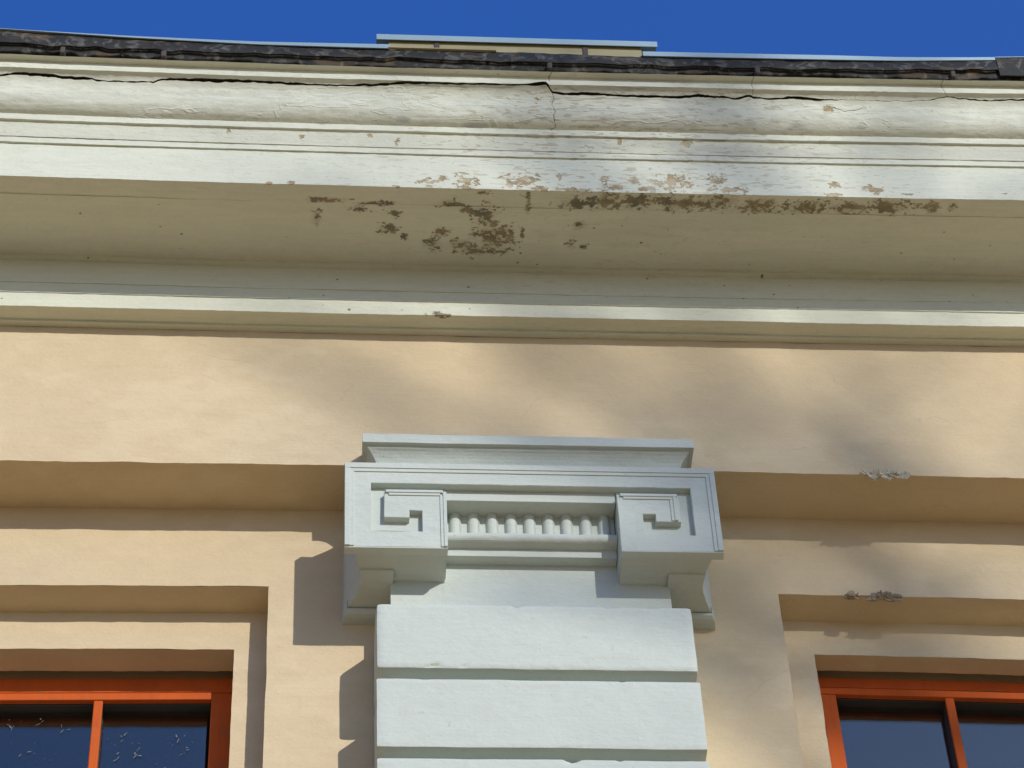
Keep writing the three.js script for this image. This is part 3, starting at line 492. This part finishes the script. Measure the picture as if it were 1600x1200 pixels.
{ // the key-scroll face: one continuous raised spiral band
  const half = [[-.4925, BT], [-.4925, BB], [-.2087, BB], [-.2087, -.537], [-.383, -.537], [-.383, -.643], [-.3125, -.643], [-.3125, -.6137], [-.2775, -.6137], [-.2775, -.694], [-.4185, -.694], [-.4185, -.5075]];
  const all = [...half, ...half.slice().reverse().map(([x, y]) => [mir(x), y])];
  const dense = []; all.forEach((p, i) => { const q = all[(i + 1) % all.length], n = Math.max(1, Math.round(Math.hypot(q[0] - p[0], q[1] - p[1]) / .03)); for (let t = 0; t < n; t++) dense.push(new THREE.Vector2(lerp(p[0], q[0], t / n), lerp(p[1], q[1], t / n))); });
  const sh = new THREE.Shape(dense);
  const g = new THREE.ExtrudeGeometry(sh, { depth: FZ - GZ + .004, bevelEnabled: true, bevelThickness: .0016, bevelSize: .0014, bevelOffset: -.0014, bevelSegments: 1, steps: 1 }).translate(0, 0, GZ - .006);
  mesh('key_scroll', pl([g], .0008, 2), M.white, cap, 'raised angular key scroll band');
  // stepped border along the outer edges
  const B = []; const two = (x0, x1, y0, y1, dx0, dx1, dy0, dy1) => { B.push(box(x0, x1, y0, y1, FZ - .004, FZ + .0055, .0008)); B.push(box(x0 + dx0, x1 + dx1, y0 + dy0, y1 + dy1, FZ - .004, FZ + .0028, .0008)); };
  two(-.4915, mir(-.4915), -.452, BT + .001, .012, -.012, -.012, -.0005);
  for (const m of [0, 1]) { const X = (a, b) => m ? [mir(b), mir(a)] : [a, b];
    let [a, b] = X(-.4915, -.477); two(a, b, BB + .0015, -.4525, m ? -.011 : .0005, m ? -.0005 : .011, .0005, -.011);
    [a, b] = [m ? mir(-.2185) : -.378, m ? mir(-.378) : -.2185]; two(a, b, -.5475, -.5378, .008, -.008, -.009, -.0005); }
  { const [a, b] = [-.2185, -.2095]; two(a, b, BB + .0015, -.548, -.009, -.0005, .0005, -.009); const [c, d] = [mir(-.3745) - .0085, mir(-.3745) + .0005]; two(c, d, -.641, -.548, -.009, -.0005, .001, -.009); }
  mesh('border_fillet', pl(B, .0004, 3), M.white, cap);
  for (const m of [0, 1]) { const a = m ? mir(-.2087) : -.4925, b = m ? mir(-.4925) : -.2087;
    const pts = [], zs = [.053, .035, .012, -.012, -.035, -.06, -.085, -.11, -.135, -.155, -.172, ZW - .02]; for (const z of zs) pts.push(new THREE.Vector2((m ? 1 : -1) * (.5222 - hollow(z)) + CC, -z)); pts.push(new THREE.Vector2(m ? mir(-.21) : -.21, -(ZW - .02)), new THREE.Vector2(m ? mir(-.21) : -.21, -.053));
    const bodyG = new THREE.ExtrudeGeometry(new THREE.Shape(pts), { depth: BT - BB - .003, bevelEnabled: false, steps: 8 }).rotateX(-Math.PI / 2).translate(0, BB + .0015, 0);
    mesh('scroll_block', pl([box(a + .0012, b - .0012, BB + .0012, BT - .001, .050, GZ + .003, .0008), bodyG], .0004, 4 + m), M.white, cap, m ? 'square block behind the right scroll' : 'square block behind the left scroll'); }
  mesh('centre_band', pl([box(-.208, mir(-.208), -.546, BT - .001, ZW - .02, .0505, .0015)], .0005, 6), M.white, cap);
}
{ // fluted panel between the scrolls
  const xl = -.2078, xr = mir(xl);
  const back = box(xl, xr, -.70, -.545, ZW, -.012, 0); mesh('fluting_ground', pl([back], .0002, 7), M.white, cap);
  for (let i = 0; i < 9; i++) { const x = -.181 + i * .0523 + rr(-.0008, .0008); const c = new THREE.CylinderGeometry(.0176, .0180, .092, 20, 4, false, -Math.PI / 2 - .2, Math.PI + .4).translate(x, -.591, -.0135); mesh(numberedPart('flute', i), pl([c], .0006, i), M.white, cap); }
  const bar = (pts, name, k, label) => { const sh = new THREE.Shape(pts.map(p => new THREE.Vector2(p[0], p[1]))); const g = new THREE.ExtrudeGeometry(sh, { depth: xr - xl, bevelEnabled: false, steps: 30 }); g.rotateY(-Math.PI / 2); g.scale(-1, 1, 1); g.translate(xl, 0, 0);
    // shape x -> world z ; extrude -> world x
    const p = g.attributes.position; const q = new Float32Array(p.count * 3); for (let i = 0; i < p.count; i++) { q[3 * i] = p.getX(i); q[3 * i + 1] = p.getY(i); q[3 * i + 2] = p.getZ(i); } mesh(name, pl([g], .0012, k), M.white, cap, label); };
  const tor = [[-.05, -.634]]; tor.push([.012, -.634]); for (let i = 0; i <= 10; i++) { const a = Math.PI / 2 - i / 10 * Math.PI * .98; tor.push([.006 + .0165 * Math.cos(a), -.6515 + .0175 * Math.sin(a)]); } tor.push([-.012, -.672]); tor.push([-.05, -.672]);
  bar(tor, 'astragal', 8, 'rounded stained moulding under the flutes');
  bar([[-.06, -.6715], [-.0125, -.6715], [-.0115, -.677], [-.014, -.678], [-.013, -.687], [-.06, -.6875]], 'lower_fillet', 9);
}
function numberedPart(n, i) { return i ? `${n}_${String(i).padStart(3, '0')}` : n; }
{ // underside of the scroll blocks: thin lip and cove; consoles running back to the wall
  for (const m of [0, 1]) {
    const a = m ? mir(-.2087) : -.4925, b = m ? mir(-.4925) : -.2087;
    const lip = box(a + .001, b - .001, BB - .003, BB + .002, .052, FZ - .001, .001);
    const cove = []; const N = 8; const cz = i => lerp(.051, -.052, i / N), cy = i => BB + .002 - .010 * Math.sin(Math.PI * .5 * i / N) - (i > 6 ? .004 : 0);
    const pos = [], idx = []; const inx = z => hollow(z) + .0005;   // slightly drawn in
    for (let i = 0; i <= N; i++) { const z = cz(i), y = cy(i), il = m ? .004 : inx(z), ir = m ? inx(z) : .004; pos.push(a + il, BB + .01, z, a + il, y, z, b - ir, y, z, b - ir, BB + .01, z); }
    for (let i = 0; i < N; i++) for (let k = 0; k < 3; k++) { const o = i * 4 + k; idx.push(o, o + 1, o + 5, o, o + 5, o + 4); }
    const g = new THREE.BufferGeometry(); g.setAttribute('position', new THREE.Float32BufferAttribute(pos, 3)); g.setIndex(idx);
    mesh('scroll_underside', pl([lip, g.toNonIndexed()], .0004, 10 + m), M.white, cap);
    // console: profile in (z, y), wider at the wall than in front
    const prf = [[-.005, BB], [-.005, -.768]]; for (let i = 1; i <= 8; i++) { const t = i / 8, an = t * Math.PI / 2; prf.push([-.005 - .137 * (t * .5 + .5 * (1 - Math.cos(an))) , -.768 - .015 * Math.sin(an)]); }
    prf.push([-.139, -.785], [-.136, -.788], [-.137, -.795], [-.145, -.801], [-.158, -.804], [ZW - .01, -.806]);
    const P2 = []; const xo = (z, mo) => (m ? 1 : -1) * (lerp(.464, .4965, clamp((-.005 - z) / .15, 0, 1)) + mo) , xi = (m ? .415 : -.365);
    const outer = p => [CC + (m ? 1 : -1) * (.5232 - hollow(p[0]) + (p[1] < -.784 ? .002 : 0)), p[1], p[0]];
    const inner = p => [m ? .405 : -.355, p[1], p[0]];
    const tri = (p, q, r) => P2.push(...p, ...q, ...r);
    for (let i = 0; i < prf.length - 1; i++) { const A = outer(prf[i]), B2 = outer(prf[i + 1]), Ci = inner(prf[i + 1]), Di = inner(prf[i]); tri(A, B2, Ci); tri(A, Ci, Di);
      const Aw = [A[0], BB, A[2]], Bw = [B2[0], BB, B2[2]]; tri(A, Aw, Bw); tri(A, Bw, B2); }
    const gg = new THREE.BufferGeometry(); gg.setAttribute('position', new THREE.Float32BufferAttribute(P2, 3));
    mesh('console', pl([gg], .0008, 12 + m), M.white, cap, m ? 'flared console under the right scroll, sunlit edge' : 'flared console under the left scroll, in shade');
  }
}

// ---------------------------------------------------------------- pilaster shaft
const shaft = group('pilaster_shaft', building, 'white rusticated pilaster shaft of broad blocks with deep joints');
{
  mesh('neck', pl([box(-.362, .412, -7.4, -.68, ZW - .02, -.048, 0)], .0003, 14), M.white, shaft, 'recessed neck and joint ground behind the blocks');
  const xl = -.4045, xr = .4575, h = .2365, pitch = .273; let y = -.901;
  const chip = (g, k) => { const p = g.attributes.position; const cx = (xl + xr) / 2; for (let i = 0; i < p.count; i++) { const X = p.getX(i), Y = p.getY(i), Z = p.getZ(i); const c = sstep(n3(X * 40, Y * 40, Z * 40, 700 + k), .76, .92) * .0075; if (Z > -.004) { const ey = Math.min(Math.abs(Y - g.userData.y0), Math.abs(Y - g.userData.y1)); if (ey < .010) p.setXYZ(i, X, Y + (Y > (g.userData.y0 + g.userData.y1) / 2 ? -c : c), Z - c * .8); } } };
  for (let i = 0; i < 4; i++) {
    const y1 = y - i * pitch, y0 = y1 - h;
    const nx = 70, ny = 26, nz = 10, g = new THREE.BoxGeometry(xr - xl, h, .19, nx, ny, nz).translate((xl + xr) / 2, (y0 + y1) / 2, .008 - .095);
    // rounded arrises
    const r = i ? .006 : .012, p = g.attributes.position, hx = (xr - xl) / 2, hy = h / 2, cx = (xl + xr) / 2, cy = (y0 + y1) / 2;
    for (let k = 0; k < p.count; k++) {
      let X = p.getX(k) - cx, Y = p.getY(k) - cy, Z = p.getZ(k) - .008;
      const snap = (v, hh, st) => { const d = hh - Math.abs(v); return d < st * 1.01 && d > 1e-6 ? Math.sign(v) * (hh - d * .55) : v; };
      const ax = Math.max(0, Math.abs(X) - (hx - r)), ay = Math.max(0, Math.abs(Y) - (hy - r)), az = Math.max(0, Z + r), L = Math.hypot(ax, ay, az);
      if (L > 1e-6) { const s = r / Math.max(r, L) ; X = Math.sign(X) * (Math.min(Math.abs(X), hx - r) + ax * s); Y = Math.sign(Y) * (Math.min(Math.abs(Y), hy - r) + ay * s); Z = Math.min(Z, -r) + az * s; }
      p.setXYZ(k, X + cx, Y + cy, Z + .008);
    }
    g.userData = { y0, y1 }; chip(g, i);
    roughen(g, .0009, 12, .0005); g.computeVertexNormals(); uvWhite(g, i + 20);
    mesh(numberedPart('block', i), g, M.white, shaft);
  }
  for (let i = 4; i < 24; i++) { const y1 = y - i * pitch, y0 = y1 - h; mesh(numberedPart('block', i), uvWhite(box(xl, xr, y0, y1, ZW, .008, .008, 2), i), M.white, shaft); }
}

// ---------------------------------------------------------------- bare street tree on the sunny side; its branches throw the soft bands of shade
function tree(name, label, base, build) {
  const t = new THREE.Group(); t.name = name; t.position.copy(base); scene.add(t); t.userData = { label, category: 'tree' };
  const limb = [], trunk = [];
  const tube = (pts, r0, r1, arr, rad = 7) => { const cv = new THREE.CatmullRomCurve3(pts), N = Math.max(4, pts.length * 3), g = new THREE.TubeGeometry(cv, N, 1, rad, false), p = g.attributes.position; for (let i = 0; i <= N; i++) { const c = cv.getPointAt(i / N), R = lerp(r0, r1, i / N); for (let j = 0; j <= rad; j++) { const k = i * (rad + 1) + j; p.setXYZ(k, c.x + (p.getX(k) - c.x) * R, c.y + (p.getY(k) - c.y) * R, c.z + (p.getZ(k) - c.z) * R); } } arr.push(finish(g)); return cv; };
  const grow = (p, d, len, r, lev) => {
    const pts = [p.clone()], dir = d.clone(); const n = 4; for (let i = 0; i < n; i++) { dir.add(new THREE.Vector3(rr(-.22, .22), rr(-.1, .2), rr(-.22, .22))).normalize(); pts.push(pts[i].clone().addScaledVector(dir, len / n)); }
    const cv = tube(pts, r, r * .45, limb, lev > 2 ? 4 : 6);
    if (lev < 5 && len > .35) { const kids = lev < 3 ? 5 : 4; for (let i = 0; i < kids; i++) { const f = lerp(.3, 1, (i + rnd() * .7) / kids), q = cv.getPointAt(Math.min(1, f)), td = cv.getTangentAt(Math.min(1, f)); const side = new THREE.Vector3(rr(-1, 1), rr(-.4, .8), rr(-1, 1)).normalize(); grow(q, td.multiplyScalar(.75).addScaledVector(side, .75).normalize(), len * rr(.5, .68), r * rr(.42, .55), lev + 1); } }
  };
  build(tube, grow, trunk, limb, base);
  mesh('trunk', trunk, M.bark, t); mesh('crown', limb, M.bark, t);
  return t;
}
const V3 = (x, y, z) => new THREE.Vector3(x, y, z);
tree('street_tree', 'tall bare street tree on the sunny side of the building', V3(18.1, 0, 24), (tube, grow, trunk, limb, base) => {
  tube([V3(0, -.3, 0), V3(.1, 4, .05), V3(-.1, 9.5, .1), V3(-.25, 15.3, 0)], .40, .2, trunk, 12);
  for (const [h, d, l, r] of [[12.3, V3(-.6, .9, .1), 3.8, .1], [13.9, V3(-.7, .8, -.3), 3.6, .1], [15.1, V3(-.4, 1, .2), 4.6, .11], [15.2, V3(.3, 1, .1), 4.4, .12], [13.1, V3(.9, .8, .2), 4, .1], [12.7, V3(.2, .8, .9), 4, .1], [14.3, V3(0, .8, -.9), 4, .1]]) grow(V3(lerp(0, -.25, h / 15.3), h - .05, 0), d.normalize(), l, r, 1);
  // long limbs reaching towards the facade; u, v = where the sun throws them on the wall
  const uv = (u, v, dz = 0) => { const z = base.z + dz; return V3(u + .51 * z - base.x, v + Y0 + .48 * z - base.y, dz); };
  const reach = (pts, r0, r1, kids) => { const cv = tube(pts.map(p => uv(...p)), r0, r1, limb, 8); for (let i = 0; i < kids; i++) { const f = rr(.35, .98), q = cv.getPointAt(f), t = cv.getTangentAt(f); grow(q, t.multiplyScalar(.8).add(V3(rr(-.9, .9), rr(-.5, .8), rr(-.9, .9))).normalize(), rr(.7, 1.3), r1 * rr(.35, .5), 3); } };
  reach([[5.6, -4.17], [3.2, -2.5, .3], [1.9, -1.15, .2], [.95, -.32, .1], [.55, .17], [.36, .8, -.1], [.3, 1.5, -.2]], .115, .05, 8);
  reach([[2.2, -1.45, .25], [1.35, -.85, -.3], [.85, -.62, -.6], [.45, -.12, -.8], [.12, .17, -.9], [-.25, .55, -1]], .075, .04, 7);
  reach([[1.6, -.9, .15], [1.1, -.25, .5], [.97, .16, .6], [.95, .7, .7], [.8, 1.3, .8]], .05, .025, 3);
  reach([[3.0, -2.3, .3], [1.9, -2.0, .5], [1.1, -1.5, .7], [.75, -1.0, .8], [.5, -.9, .9], [-.1, -.75, 1]], .10, .05, 8);
  reach([[1.3, -.8, -.3], [.7, -.75, -.8], [.1, -.35, -1.1], [-.3, -.12, -1.2], [-.8, .2, -1.3]], .055, .03, 7);
});

scene.traverse(o => { if (o.isMesh) { o.castShadow = o.receiveShadow = true; } });
renderer.render(scene, camera);
